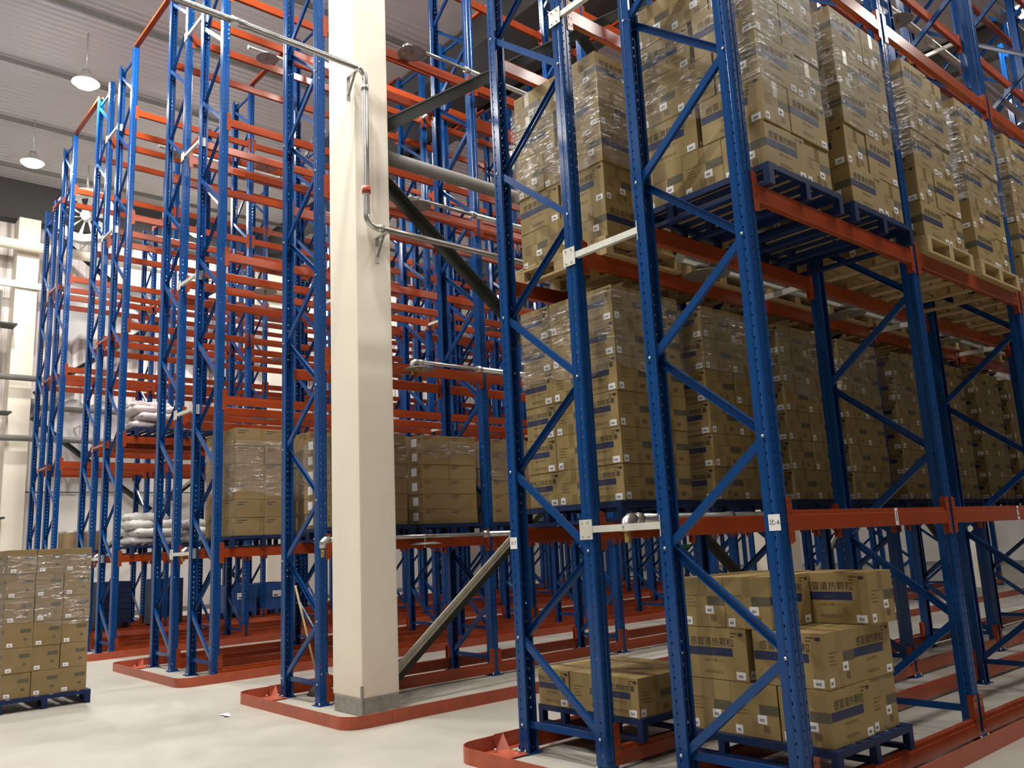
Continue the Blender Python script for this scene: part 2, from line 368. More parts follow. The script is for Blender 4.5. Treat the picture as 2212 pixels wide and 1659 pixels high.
def frame_proto(name, h, mirror, bolts):
    r = bpy.data.objects.new(name, None); C.objects.link(r)
    for s, rz in ((-1, math.pi), (1, 0)):
        o = link('upright', UP_ME[h], r, (s*(DEP/2+.055), 0, 0), rz)
        link('base_plate', FOOT, r, (s*(DEP/2+.055), 0, 0), rz)
    link('horizontal_brace', HORIZ, r, (0, 0, ZB))
    n = int((h-ZB-.1)/P2)
    for k in range(n):
        s = -1 if (k % 2 == 0) != mirror else 1      # k=0, not mirrored: bottom right to left
        link('diagonal_brace', DIAG[(s, k % 2)], r, (0, 0, ZB+(k+.5)*P2))
    link('horizontal_brace', HORIZ, r, (0, 0, ZB+n*P2+.04))
    if bolts:
        for k in range(n+1):
            left = (k % 2 == 1) != mirror
            link('bolt', BOLT, r, ((-1 if left else 1)*DEP/2, 0, ZB+k*P2))
        link('bolt', BOLT, r, ((1 if mirror else -1)*DEP/2, 0, ZB))
    return r
def frame_flat_mesh(h, mirror):
    """far frames: same shapes, one mesh"""
    bm = bmesh.new()
    def add(me, mt):
        t = me.copy(); t.transform(mt); bm.from_mesh(t); bpy.data.meshes.remove(t)
    for s, rz in ((-1, math.pi), (1, 0)):
        mt = Matrix.Translation((s*(DEP/2+.055), 0, 0)) @ Matrix.Rotation(rz, 4, 'Z'); add(UP_ME[h], mt); add(FOOT, mt)
    add(HORIZ, Matrix.Translation((0, 0, ZB)))
    for k in range(int((h-ZB-.1)/P2)):
        s = -1 if (k % 2 == 0) != mirror else 1
        add(DIAG[(s, k % 2)], Matrix.Translation((0, 0, ZB+(k+.5)*P2)))
    me = bpy.data.meshes.new('upright_frame'); bm.to_mesh(me); bm.free(); me.materials.append(M['blue']); return me
ORD = ['first', 'second', 'third', 'fourth', 'fifth', 'sixth', 'seventh', 'eighth', 'ninth', 'tenth']
# name, x of left bolt line, mirrored, height, start bay
ROWS = [('A1', 0.0, False, H, 'left half of the nearest double row'), ('A2', 1.593, True, H, 'right half of the nearest double row'),
        ('B1', -4.279, True, H, 'single row beside the cream column'),
        ('C1', -8.923, False, H, 'left half of the third row'), ('C2', -7.33, False, H, 'right half of the third row'),
        ('D1', -13.575, False, H, 'left half of the fourth row'), ('D2', -11.982, False, H, 'right half of the fourth row'),
        ('E1', -18.16, False, 10.8, 'left half of the farthest row'), ('E2', -16.565, False, H, 'right half of the farthest row')]
RX = {r[0]: r[1] for r in ROWS}
protos = {}
flats = {}
for nm, x, mir, h, desc in ROWS:
    for k in range(NB):
        y = k*W
        lab = 'blue perforated upright frame, %s along the %s' % (ORD[k], desc)
        grp = 'upright frames of the pallet racks'
        near = k <= (4 if nm[0] in 'AB' else 2)
        if near:
            key = (mir, h, nm[0] in 'AB' and k == 0)
            if key not in protos:
                r = protos[key] = frame_proto('upright_frame', h, mir, key[2] or nm[0] == 'C'); fresh = True
            else:
                r = copy_tree(protos[key]); fresh = False
        else:
            if (mir, h) not in flats: flats[(mir, h)] = frame_flat_mesh(h, mir)
            r = link('upright_frame', flats[(mir, h)])
        r.location = (x+DEP/2, y, 0); tag(r, lab, 'rack frame', grp)
# load beams
def beam_mesh(bl, tape):
    b = B(); pr = [(-.02, 0), (.025, 0), (.025, -.03), (.03, -.034), (.03, -.126), (.025, -.13), (-.02, -.13), (-.024, -.12), (-.024, -.01)]
    i = b.mi('orange'); a = [b.bm.verts.new((x, .058, z)) for x, z in pr]; c = [b.bm.verts.new((x, bl-.058, z)) for x, z in pr]; n = len(pr)
    for j in range(n): b.bm.faces.new((a[j], c[j], c[(j+1) % n], a[(j+1) % n])).material_index = i
    b.bm.faces.new(a[::-1]); b.bm.faces.new(c)
    bmesh.ops.recalc_face_normals(b.bm, faces=b.bm.faces[:])
    return b.mesh('load_beam')
def conn_mesh(s, low):
    """connector: end plate + face leg with slots"""
    b = B(); z0, z1 = (-.125, .17) if low else (-.21, .085)
    y = .0555 if s > 0 else -.0555; q = 1 if s > 0 else -1
    b.box(-.024, .032, min(y, y+q*.004), max(y, y+q*.004), z0, z1, 'orange')
    ya, yb = sorted((y-q*.03, y+q*.004)); b.box(.0285, .0325, ya, yb, z0, z1, 'orange')
    ya, yb = sorted((y+q*.004, y+q*.034)); b.box(.0285, .0325, ya, yb, z0+.01, z1-.01, 'orange')
    for k in range(4):
        z = z0+.04+k*.07; b.box(.0326, .0335, min(y-q*.018, y-q*.008), max(y-q*.018, y-q*.008), z, z+.022, 'ink')
        b.box(.0326, .0335, min(y+q*.014, y+q*.022), max(y+q*.014, y+q*.022), z, z+.016, 'ink')
    return b.mesh('connector')
BEAM = beam_mesh(W, False)
CONN = {(s, l): conn_mesh(s, l) for s in (1, -1) for l in (False, True)}
def flat_beam(low):
    bm = bmesh.new(); bm.from_mesh(BEAM)
    for s, yy in ((1, 0), (-1, W)):
        t = CONN[(s, low)].copy(); t.transform(Matrix.Translation((0, yy, 0))); bm.from_mesh(t); bpy.data.meshes.remove(t)
    me = bpy.data.meshes.new('load_beam'); bm.to_mesh(me); bm.free(); me.materials.append(M['orange']); me.materials.append(M['ink']); return me
FLATB = {l: flat_beam(l) for l in (False, True)}
LVN = ['floor level', 'first level up', 'second level up', 'third level up', 'fourth level up', 'top level']
def seen(pts, margin=0):
    P = [project(p) for p in pts]; P = [p for p in P if p]
    if not P: return None
    xs = [p[0] for p in P]; ys = [p[1] for p in P]
    if max(xs) < margin or min(xs) > 2212 or max(ys) < margin or min(ys) > 1659: return None
    z = sum(p[2] for p in P)/len(P); return 1000/z
beams = []
for nm, x, mir, h, desc in ROWS:
    for side in (-1, 1):
        bx = x+DEP/2+side*(DEP/2+.03)
        for k in range(NB-1):
            for l, z in enumerate(LV):
                if nm == 'E1' and l == 5: continue
                pts = [(bx, k*W+t*W, z) for t in (0, .5, 1)]
                s = seen(pts); sc = s if s else 0
                if nm[0] in 'DE' and l in (0, 1) and k > 2: sc *= .6
                beams.append((sc, nm, side, k, l, bx, z, desc))
beams.sort(key=lambda t: -t[0])
bstuff = bmesh.new()
proto_b = {}
for i, (sc, nm, side, k, l, bx, z, desc) in enumerate(beams):
    low = l == 0; rz = 0 if side > 0 else math.pi
    y0 = k*W if side > 0 else (k+1)*W
    if i < 300 and sc > 0:
        near = i < 150
        if near:
            if low not in proto_b:
                r = link('load_beam', BEAM); c = link('connector', CONN[(1, low)], r); c = link('connector', CONN[(-1, low)], r, (0, W, 0)); proto_b[low] = r
            else: r = copy_tree(proto_b[low])
        else: r = link('load_beam', FLATB[low])
        r.location = (bx, y0, z); r.rotation_euler = (0, 0, rz)
        tag(r, 'orange beam, %s, %s bay, %s side, %s' % (LVN[l], ORD[k], 'right' if side > 0 else 'left', desc.replace('the ', '')), 'rack beam', 'orange load beams of the racks')
    else:
        t = FLATB[low].copy(); t.transform(Matrix.Translation((bx, y0, z)) @ Matrix.Rotation(rz, 4, 'Z')); bstuff.from_mesh(t); bpy.data.meshes.remove(t)
me = bpy.data.meshes.new('load_beam'); bstuff.to_mesh(me); bstuff.free(); me.materials.append(M['orange']); me.materials.append(M['ink'])
tag(link('load_beam', me), 'remaining orange load beams deep inside the racks', 'rack beam', 'orange load beams of the racks', 'stuff')
# row spacers in the flues of the double rows
def spacer(x0, x1, y, z, k, lab):
    b = B()
    b.box(x0-.04, x1-.001, y, y+.004, z-.05, z, k); b.box(x0+.03, x1-.001, y+.0041, y+.04, z-.004, z, k); b.box(x0+.03, x1-.001, y+.0041, y+.04, z-.05, z-.046, k)
    o = b.obj('row_spacer'); tag(o, lab, 'spacer', 'row spacers in the flue gaps')
    b = B(); b.box(x1+.0, x1+.006, y, y+.11, z-.1, z+.05, k); b.obj('end_plate', o)
    for s, x in ((1, x0-.09),):
        b = B(); xa, xb = sorted((x-.01*s, x+.12*s)); b.box(xa, xb, y-.006, y, z-.1, z+.05, k)
        for dx in (.02, .08):
            for dz in (-.075, .03): b.tube([(x+s*dx, y-.006, z+dz), (x+s*dx, y-.016, z+dz)], .007, 'galv', 8)
        b.obj('end_plate', o)
for nm, xa in (('A', DEP), ('C', RX['C1']+DEP), ('D', RX['D1']+DEP), ('E', RX['E1']+DEP)):
    for kf in (0, 1, 2, 3):
        for l, z in enumerate((1.755, 3.93, 6.08, 8.35, 10.6)):
            if nm in 'DE' and kf > 1: continue
            col = 'orange' if (nm == 'E' or (nm == 'D' and l in (1, 2))) else 'whitesteel'
            d = {'A': 'nearest double row', 'C': 'third row', 'D': 'fourth row', 'E': 'farthest row'}[nm]
            spacer(xa+.03, xa+GAP-.03, kf*W-.062, z, col, '%s row spacer, %s, %s frames of the %s' % ('orange' if col == 'orange' else 'white zinc', LVN[l+1] if l < 4 else 'top level', ORD[kf], d))
# overhead ties across the aisles
def tie(x0, x1, y, lab):
    b = B(); b.chan((x0, y, H+.02), (x1, y, H+.02), .09, .05, 'orange', (0, 0, 1)); tag(b.obj('aisle_tie'), lab, 'tie beam', 'orange overhead aisle ties')
for k in (0, 1, 2, 3):
    tie(RX['B1'], RX['C2']+DEP, k*W, 'orange overhead tie across the second aisle above the %s frames' % ORD[k])
    tie(RX['C1'], RX['D2']+DEP, k*W, 'orange overhead tie across the third aisle above the %s frames' % ORD[k])
    tie(RX['D1'], RX['E2']+DEP, k*W, 'orange overhead tie across the farthest aisle above the %s frames' % ORD[k])
# guide rails round each rack island
def guide(xa, xb, yf, yend, lab, r=.2, flapx=None):
    o = bpy.data.objects.new('guide_rail', None); C.objects.link(o); o.location = (xa, yf, 0); tag(o, lab, 'guide rail', 'orange forklift guide rails')
    def strip(pts, name, h=.12):
        b = B(); i = b.mi('rail'); T = .008; n = len(pts)
        outs = []
        for j, p in enumerate(pts):
            p = Vector((*p, 0)); a = Vector((*pts[max(j-1, 0)], 0)); c = Vector((*pts[min(j+1, n-1)], 0)); d = (c-a).normalized(); nn = Vector((d.y, -d.x, 0))
            outs.append([b.bm.verts.new(p-Vector((xa, yf, 0))+nn*u+Vector((0, 0, z))) for u, z in ((0, 0), (0, h), (-T, h), (-T, T), (-.07, T), (-.07, 0))])
        for q, s in zip(outs, outs[1:]):
            for e in range(6): b.bm.faces.new((q[e], q[(e+1) % 6], s[(e+1) % 6], s[e])).material_index = i
        b.bm.faces.new(outs[0]); b.bm.faces.new(outs[-1][::-1])
        bmesh.ops.recalc_face_normals(b.bm, faces=b.bm.faces[:])
        return b.obj(name, o)
    arcL = [(xa+r-r*math.cos(t), yf+r-r*math.sin(t)) for t in [j*math.pi/2/6 for j in range(7)]]
    arcR = [(xb-r+r*math.sin(t), yf+r-r*math.cos(t)) for t in [j*math.pi/2/6 for j in range(7)]]
    strip([(xa, yf+.42)] + arcL + arcR + [(xb, yf+.5)], 'nose_rail')
    strip([(xb+.006, yf+.5), (xb+.006, yend)], 'side_rail', .125)
    strip([(xa-.006, yend), (xa-.006, yf+.42)], 'side_rail', .125)
    b = B(); b.box(.02, .34, .3, .5, .008, .014, 'rail'); b.face([(.03, .42, .014), (.13, .48, .014), (.02, .5, .13), (.012, .4, .12)], 'rail')
    b.cyl((.1, .35, .014), .01, .03, 'galv', 8); b.cyl((.28, .45, .014), .01, .03, 'galv', 8); b.obj('anchor_plate', o)
YE = (NB-1)*W+.2
guide(-.28, 2.7, -.55, YE, 'orange guide rail with rounded nose around the nearest double rack')
guide(-4.5, -1.93, -.54, YE, 'orange guide rail looping around the single row and the cream column')
guide(-9.2, -6.18, -.58, YE, 'orange guide rail with rounded nose around the third rack row')
guide(-13.85, -10.85, -.58, YE, 'orange guide rail around the fourth rack row behind the floor stack')
guide(-18.43, -15.43, -.58, YE, 'orange guide rail around the farthest rack row')
# ------------------------------------------------------------------ pallets
def steel_pallet_mesh(lx, ly, h=.16):
    b = B(); k = 'palletblue'; t = .04
    # runs: deck slats along x, frame, legs, bottom runners along x
    for y in (-ly/2, ly/2-t): b.box(-lx/2, lx/2, y, y+t, h-.045, h-.004, k)
    for x in (-lx/2, lx/2-t): b.box(x, x+t, -ly/2+t, ly/2-t, h-.045, h-.004, k)
    n = 7
    for i in range(n):
        y = -ly/2+.0+(ly-.1)*i/(n-1); b.box(-lx/2+.001, lx/2-.001, y, y+.1, h-.004, h, k)
    for y in (-ly/2, -.03, ly/2-.06):
        for x in (-lx/2, -lx/4-.02, lx/4-.02, lx/2-.05): b.box(x, x+.05, y+.0005, y+.0595, .03, h-.045, k)
        b.box(-lx/2, lx/2, y, y+.06, 0, .03, k)
    return b.mesh('pallet')
def steel_pallet(lx, ly): return steel_pallet_mesh(lx, ly)
def wood_pallet_mesh(lx, ly, h=.16):
    b = B(); k = 'wood'
    for i in range(7):
        x = -lx/2+(lx-.12)*i/6; b.box(x, x+.12, -ly/2, ly/2, h-.022, h, k, .003)
    for y in (-ly/2, -.045, ly/2-.09):
        b.box(-lx/2, lx/2, y, y+.09, h-.044, h-.0225, k)
        for x in (-lx/2, -.06, lx/2-.12): b.box(x, x+.12, y+.001, y+.089, .0225, h-.0445, k, .003)
        b.box(-lx/2+.1, lx/2-.1, y, y+.09, 0, .0215, k)
    for x in (-lx/2, lx/2-.1): b.box(x, x+.1, -ly/2, ly/2, 0, .022, k)
    return b.mesh('pallet')
PAL = {'steel': steel_pallet_mesh(1.14, 1.0), 'wood': wood_pallet_mesh(1.14, 1.0)}
def pallet(kind, x, y, z, lab):
    o = link('pallet', PAL[kind], None, (x, y, z)); tag(o, lab, 'pallet', 'pallets on the racks'); return o
# ------------------------------------------------------------------ cartons
TX = {}
TX['gan'] = text_polys('感冒清热颗粒', .062)
TX['gu'] = text_polys('骨化三醇软胶囊', .048)
TX['sub'] = text_polys('颗粒剂', .024)
TX['spec'] = text_polys('6袋×10盒×10', .026)
TX['co'] = text_polys('制药有限公司', .026)
TX['two'] = text_polys('2', .09)
TX['m'] = text_polys('0.5克×10', .02)
def sticker(b, c, u, v, x, y, wd, ht, tilt=0):
    e = Vector(u).cross(Vector(v))*.0012; c = Vector(c)+e
    patch(b, c, u, v, x, x+wd, y, y+ht, 'paper')
    for j in range(7):
        xx = x+wd*(.2+.08*j); patch(b, c+e*.5, u, v, xx, xx+wd*(.05 if j % 3 else .03), y+ht*.25, y+ht*.6, 'ink')
def bars(b, c, u, v, x, y, n, wd, k='inkfaint', lh=.012):
    e = Vector(u).cross(Vector(v))*.0008
    for j in range(n): patch(b, Vector(c)+e, u, v, x, x+wd*(1-.12*((j*7) % 4)), y-j*lh*2, y-j*lh*2+lh*.6, k)
def print_face(b, c, u, v, hw, h, tx, k):
    """c = centre of the face foot line; u right, v up; hw half width"""
    e = Vector(u).cross(Vector(v)); e = e*.001; c = Vector(c)
    patch(b, c+e, u, v, -hw+.004, hw*.55, h*.46, h*.62, 'inkblue')
    put_text(b, TX[tx], c+e+Vector(u)*(-hw*.1)+Vector(v)*(h*.72), u, v, 'ink')
    put_text(b, TX['sub'], c+e*2+Vector(u)*(-hw*.1)+Vector(v)*(h*.52), u, v, 'inkgrey')
    put_text(b, TX['spec'], c+e+Vector(u)*(-hw*.08)+Vector(v)*(h*.37), u, v, 'inkfaint')
    put_text(b, TX['co'], c+e+Vector(u)*(-hw*.08)+Vector(v)*(h*.14), u, v, 'inkfaint')
    bars(b, c, u, v, hw*.5, h*.9, 2, hw*.22, 'ink', .01)
    # oval mark
    q = [c+e+Vector(u)*(hw*.83+.022*math.cos(t))+Vector(v)*(h*.89+.012*math.sin(t)) for t in [j*math.pi/6 for j in range(12)]]
    b.face(q, 'ink')
    sticker(b, c, u, v, hw-.1, h*.035, .075, .05)
def side_face(b, c, u, v, hw, h):
    e = Vector(u).cross(Vector(v)); e = e*.001; c = Vector(c)
    patch(b, c+e*.6, u, v, -.03, .03, h*.62, h-.002, 'tape'); patch(b, c+e*.6, u, v, -.03, .03, 0.002, h*.3, 'tape')
    patch(b, c+e, u, v, hw*.2, hw-.002, h*.44, h*.62, 'inkgrey')
    bars(b, c, u, v, -hw*.78, h*.62, 4, hw*.55)
    patch(b, c+e, u, v, hw*.3, hw*.58, h*.12, h*.24, 'inkfaint')
    sticker(b, c, u, v, -hw+.02, h*.04, .055, .055)
    if h > .3: sticker(b, c, u, v, hw*.1, h*.27, .07, .055)
def carton_mesh(kind, L, D, h, swap=False):
    """L along x (faces -y/+y carry the print), D along y"""
    b = B(); k = 'kraft' if kind in ('gan', 'gu') else 'kraft2'
    b.box(-L/2, L/2, -D/2, D/2, .0005, h-.0005, k, .004)
    X, Y, Z = (1, 0, 0), (0, 1, 0), (0, 0, 1); nX, nY = (-1, 0, 0), (0, -1, 0)
    # top flap seam
    patch(b, (0, 0, h+.0002), X, Y, -L/2+.01, L/2-.01, -.03, .03, 'tape')
    if kind in ('gan', 'gu'):
        for (c, u, hw, pr) in (((0, -D/2, 0), X, L/2, 1), ((0, D/2, 0), nX, L/2, 1), ((L/2, 0, 0), Y, D/2, 0), ((-L/2, 0, 0), nY, D/2, 0)):
            if pr and not swap: print_face(b, c, u, Z, hw, h, kind, 'ink')
            else: side_face(b, c, u, Z, hw, h)
    elif kind == 'plain':
        for (c, u, hw) in (((0, -D/2, 0), X, L/2), ((0, D/2, 0), nX, L/2), ((L/2, 0, 0), Y, D/2), ((-L/2, 0, 0), nY, D/2)):
            bars(b, c, u, Z, -hw*.85, h*.83, 2, hw*.7, 'ink', .016)
            patch(b, Vector(c)+Vector(u).cross(Vector(Z))*.0006, u, Z, hw-.07, hw-.012, h*.25, h*.999, 'tape')
    elif kind == 'flat':
        for (c, u, hw) in (((0, -D/2, 0), X, L/2), ((0, D/2, 0), nX, L/2)):
            e = Vector(u).cross(Vector(Z))*.0012
            patch(b, Vector(c)+e, u, Z, -hw*.35, hw*.35, h*.25, h*.8, 'paper'); put_text(b, TX['two'], Vector(c)+e+Vector(u)*hw*.75+Vector((0, 0, h*.6)), u, Z, 'ink')
        for (c, u, hw) in (((L/2, 0, 0), Y, D/2), ((-L/2, 0, 0), nY, D/2)): bars(b, c, u, Z, -hw*.85, h*.85, 2, hw*.6, 'ink', .012)
    elif kind == 'small':
        for (c, u, hw) in (((0, -D/2, 0), X, L/2), ((0, D/2, 0), nX, L/2), ((L/2, 0, 0), Y, D/2), ((-L/2, 0, 0), nY, D/2)):
            e = Vector(u).cross(Vector(Z))*.001
            patch(b, Vector(c)+e, u, Z, hw*.1, hw*.85, h*.6, h*.75, 'inkgrey'); patch(b, Vector(c)+e, u, Z, hw*.35, hw*.6, h*.28, h*.38, 'inkgrey')
            sticker(b, c, u, Z, -hw+.03, h*.06, .06, .042)
    return b.mesh('carton')
GAN = (.52, .36, .345); GU = (.37, .43, .293)
CM = {'gan': carton_mesh('gan', *[.517, .357, .343]), 'gu': carton_mesh('gu', .365, .425, .291),
      'plain': carton_mesh('plain', .44, .36, .258), 'flat': carton_mesh('flat', .33, .43, .186), 'small': carton_mesh('small', .3, .34, .281)}
CM['gus'] = carton_mesh('gu', .365, .425, .291, True)
CDIM = {'gus': (.37, .43, .293), 'gan': (.52, .36, .345), 'gu': (.37, .43, .293), 'plain': (.445, .365, .26), 'flat': (.335, .435, .187), 'small': (.304, .345, .283)}
CNAME = {'gan': 'navy-banded carton', 'gu': 'navy-banded carton', 'gus': 'grey-marked carton', 'plain': 'plain carton', 'flat': 'flat carton', 'small': 'small carton'}
items = []
LAY = ['bottom', 'second', 'third', 'fourth', 'fifth', 'sixth', 'seventh']
def add_carton(kind, x, y, z, rz, layer, pos, stack, stackgrp):
    j = random.uniform(-.006, .006); x += j; y += random.uniform(-.006, .006); rz += random.uniform(-.012, .012)
    s = seen([(x, y, z+.15)], -40)
    d = (Vector((x, y, z))-CAM).length
    items.append(((1000/d if s else 0), kind, x, y, z, rz, '%s, %s layer, %s, %s' % (CNAME[kind], layer, pos, stack), stackgrp))
def stack_gan(cx, cy_, z, layers, stack, grp, flip=0):
    """pinwheel layers 1.08 x .88"""
    L, D, h = CDIM['gan']
    for l in range(layers):
        zz = z+l*h; nm = LAY[l]
        if (l+flip) % 2 == 0:
            y1 = cy_-.44+.26; y2 = cy_+.44-.18
            for i, p in enumerate(('front left', 'front middle', 'front right')): add_carton('gan', cx-.36+.36*i, y1, zz, math.pi/2, nm, p, stack, grp)
            for i, p in enumerate(('rear left', 'rear right')): add_carton('gan', cx-.27+.54*i, y2, zz, 0, nm, p, stack, grp)
        else:
            y1 = cy_-.44+.18; y2 = cy_+.44-.26
            for i, p in enumerate(('front left', 'front right')): add_carton('gan', cx-.28+.56*i, y1, zz, 0, nm, p, stack, grp)
            for i, p in enumerate(('rear left', 'rear middle', 'rear right')): add_carton('gan', cx-.36+.36*i, y2, zz, math.pi/2, nm, p, stack, grp)
def stack_grid(kind, cx, cy_, z, nx, ny, layers, stack, grp, rot=0, hide=True):
    L, D, h = CDIM[kind]
    if rot: L, D = D, L
    for l in range(layers):
        for i in range(nx):
            for j in range(ny):
                if hide and 0 < i < nx-1 and 0 < j and l < layers-1: continue
                if hide and i == 0 and j > 0 and l < layers-1: continue
                px = ('left', 'middle', 'right')[i] if nx == 3 else ('left', 'right')[i]
                py = ('front', 'centre', 'rear')[j] if ny == 3 else ('front', 'rear')[j]
                rz = math.pi/2 if rot else 0
                add_carton('gus' if kind == 'gu' and i == 1 else kind, cx+(i-(nx-1)/2)*L, cy_+(j-(ny-1)/2)*D, z+l*h, rz, LAY[l], '%s %s' % (py, px), stack, grp)
wraps = []
def wrap(cx, cy_, hx, hy, z0, z1, lab):
    """stretch film drawn around a stack: closed tube with slack wrinkles"""
    b = B(); i = b.mi('film'); nz = max(3, int((z1-z0)/.08)); rings = []
    P = []
    for (sx, sy2, a0) in ((1, 1, 0), (-1, 1, 90), (-1, -1, 180), (1, -1, 270)):
        for t in (0, 45, 90):
            a = math.radians(a0+t); P.append((sx*(hx-.02)+.02*math.cos(a), sy2*(hy-.02)+.02*math.sin(a)))
    # subdivide sides
    Q = []
    for j in range(len(P)):
        p, q = P[j], P[(j+1) % len(P)]; d = math.dist(p, q); n = max(1, int(d/.12))
        for t in range(n): Q.append((p[0]+(q[0]-p[0])*t/n, p[1]+(q[1]-p[1])*t/n))
    for r in range(nz+1):
        z = z0+(z1-z0)*r/nz
        if r == 0: zz = lambda x: z+.04*math.sin(x*7+cx)+.02*math.sin(x*19)
        else: zz = lambda x: z
        rings.append([b.bm.verts.new((x*(1+random.uniform(0, .006)), y*(1+random.uniform(0, .006)), zz(x+y)+(random.uniform(-.015, .015) if 0 < r < nz else 0))) for x, y in Q])
    n = len(Q)
    for a, c in zip(rings, rings[1:]):
        for q in range(n): f = b.bm.faces.new((a[q], a[(q+1) % n], c[(q+1) % n], c[q])); f.material_index = i; f.smooth = True
    o = b.obj('stretch_wrap', None, (cx, cy_, 0)); tag(o, lab, 'stretch wrap', 'clear stretch wrap on the carton stacks')
# A2, second level: granule cartons
ZP = .16
def S(l): return LV[l]+.002
xa2 = 2.0
for k in range(4):
    for s in range(2):
        n = k*2+s; yc = k*W+(.66 if s == 0 else 1.84)
        kind = 'steel' if k in (0, 3) else 'wood'
        st = '%s high stack of near right rack' % ORD[n]
        pallet(kind, xa2, yc, S(2), '%s pallet under the %s high stack of the near right rack' % ('blue steel' if kind == 'steel' else 'raw wooden', ORD[n]))
        stack_gan(xa2, yc, S(2)+ZP, 5, st, 'granule cartons on the near rack', flip=(0, 1, 0, 0, 1, 0, 1, 0)[n] if n > 1 else 0)
        zb_ = S(2)+ZP+.345*(1.75+.2*(n % 3)); wrap(xa2, yc, .575, .472, zb_, S(2)+ZP+.345*(4.4+.3*(n % 2)), 'clear stretch wrap round the %s high stack of the near right rack' % ORD[n])
# A1, second level
xa1 = .4
for k in range(4):
    for s in range(2):
        n = k*2+s; yc = k*W+(.76 if s == 0 else 1.9)
        st = '%s high stack of near left rack' % ORD[n]
        pallet('wood', xa1, yc, S(2), 'raw wooden pallet under the %s high stack of the near left rack' % ORD[n])
        stack_gan(xa1, yc, S(2)+ZP, 5 if n < 2 else 4, st, 'granule cartons on the near rack')
        if n < 3: wrap(xa1, yc, .575, .472, S(2)+ZP+.345*1.95, S(2)+ZP+.345*4.55, 'clear stretch wrap round the %s high stack of the near left rack' % ORD[n])
# A1, first level: capsule cartons six high
for k in range(4):
    for s in range(2):
        n = k*2+s; yc = k*W+(.69 if s == 0 else 1.88)
        st = '%s six-high stack, near left rack' % ORD[n]
        pallet('steel', .43, yc, S(1), 'blue steel pallet under the %s six-high capsule stack of the near left rack' % ORD[n])
        stack_grid('gu', .43, yc, S(1)+ZP, 3, 2, 6, st, 'capsule cartons on the near rack')
        if n < 5: wrap(.43, yc, .572, .448, S(1)+ZP+.293*(3.6+.3*(n % 2)), S(1)+ZP+.293*5.85, 'clear stretch wrap round the %s six-high capsule stack' % ORD[n])
# floor level of the near rack
pallet('steel', 1.98, .74, S(0), 'blue steel pallet at floor level under the three-layer stack')
stack_gan(1.97, .72, S(0)+ZP, 2, 'floor stack behind the tagged upright', 'granule cartons at floor level')
for q, (cx_, cy2, rz_, ps) in enumerate(((1.61, .55, math.pi/2, 'front left'), (1.975, .54, math.pi/2, 'front middle'), (2.30, 1.0, 0, 'rear right'), (1.7, 1.0, 0, 'rear left'))):
    add_carton('gan', cx_, cy2, S(0)+ZP+.69, rz_, LAY[2], ps, 'floor stack behind the tagged upright', 'granule cartons at floor level')
pallet('steel', .42, .76, S(0), 'blue steel pallet at floor level under the single layer of cartons')
stack_grid('gu', .42, .69, S(0)+ZP, 3, 2, 1, 'single layer at floor level', 'capsule cartons at floor level', hide=False)
# third row, first level: plain cartons
for n, (yc, xc) in enumerate(((.66, -6.92), (1.83, -6.92), (3.1, -6.92))):
    pallet('steel', xc, yc, S(1), 'blue steel pallet under the %s plain carton stack of the third row' % ORD[n])
    stack_grid('plain', xc, yc, S(1)+ZP, 3, 2, 6, '%s stack of the third row' % ORD[n], 'plain cartons on the third row', rot=1)
    wrap(xc, yc, .568, .462, S(1)+ZP+.26*2.3, S(1)+ZP+.26*5.3, 'clear stretch wrap round the %s plain stack of the third row' % ORD[n])
# single row, first level: flat cartons
for n, yc in enumerate((.7, 1.8, 2.95)):
    pallet('steel', -3.85, yc, S(1), 'blue steel pallet under the %s flat carton stack beside the cream column' % ORD[n])
    stack_grid('flat', -3.85, yc, S(1)+ZP, 3, 2, 6, '%s stack beside the column' % ORD[n], 'flat cartons beside the column')
    wrap(-3.85, yc, .52, .452, S(1)+ZP+.187*(3.0 if n != 1 else 4.6), S(1)+ZP+.187*5.6, 'clear stretch wrap round the %s flat stack beside the column' % ORD[n])
# free standing floor stack on the left
PALW = steel_pallet_mesh(1.1, 1.0, .155)
o = link('pallet', PALW, None, (-6.7, -2.15, 0)); tag(o, 'royal blue steel pallet standing on the open floor at left', 'pallet')
stack_grid('small', -6.69, -2.155, .156, 3, 3, 6, 'floor stack at left', 'small cartons of the floor stack', rot=1, hide=True)
wrap(-6.69, -2.155, .522, .462, .156+.283*2.9, .156+.283*5.75, 'clear stretch wrap round the upper half of the floor stack at left')
# link the cartons: the 300 that show largest as things, the rest as one
items.sort(key=lambda t: -t[0])
cst = bmesh.new(); cst_m = []
for i, (sc, kind, x, y, z, rz, lab, grp) in enumerate(items):
    if i < 300 and sc > 0:
        o = link('carton', CM[kind], None, (x, y, z), rz); tag(o, lab, 'carton', grp)
    else:
        t = CM[kind].copy(); t.transform(Matrix.Translation((x, y, z)) @ Matrix.Rotation(rz, 4, 'Z'))
        off = len(cst_m)
        for mm in t.materials: cst_m.append(mm)
        for p in t.polygons: p.material_index += off if off + p.material_index < 32000 else 0
        cst.from_mesh(t); bpy.data.meshes.remove(t)
uniq = list(dict.fromkeys(cst_m)); mp_ = {i: uniq.index(m_) for i, m_ in enumerate(cst_m)}
for f in cst.faces: f.material_index = mp_[f.material_index]
me = bpy.data.meshes.new('carton'); cst.to_mesh(me); cst.free()
for m_ in uniq: me.materials.append(m_)
tag(link('carton', me), 'remaining kraft cartons deep inside the stacks', 'carton', None, 'stuff')
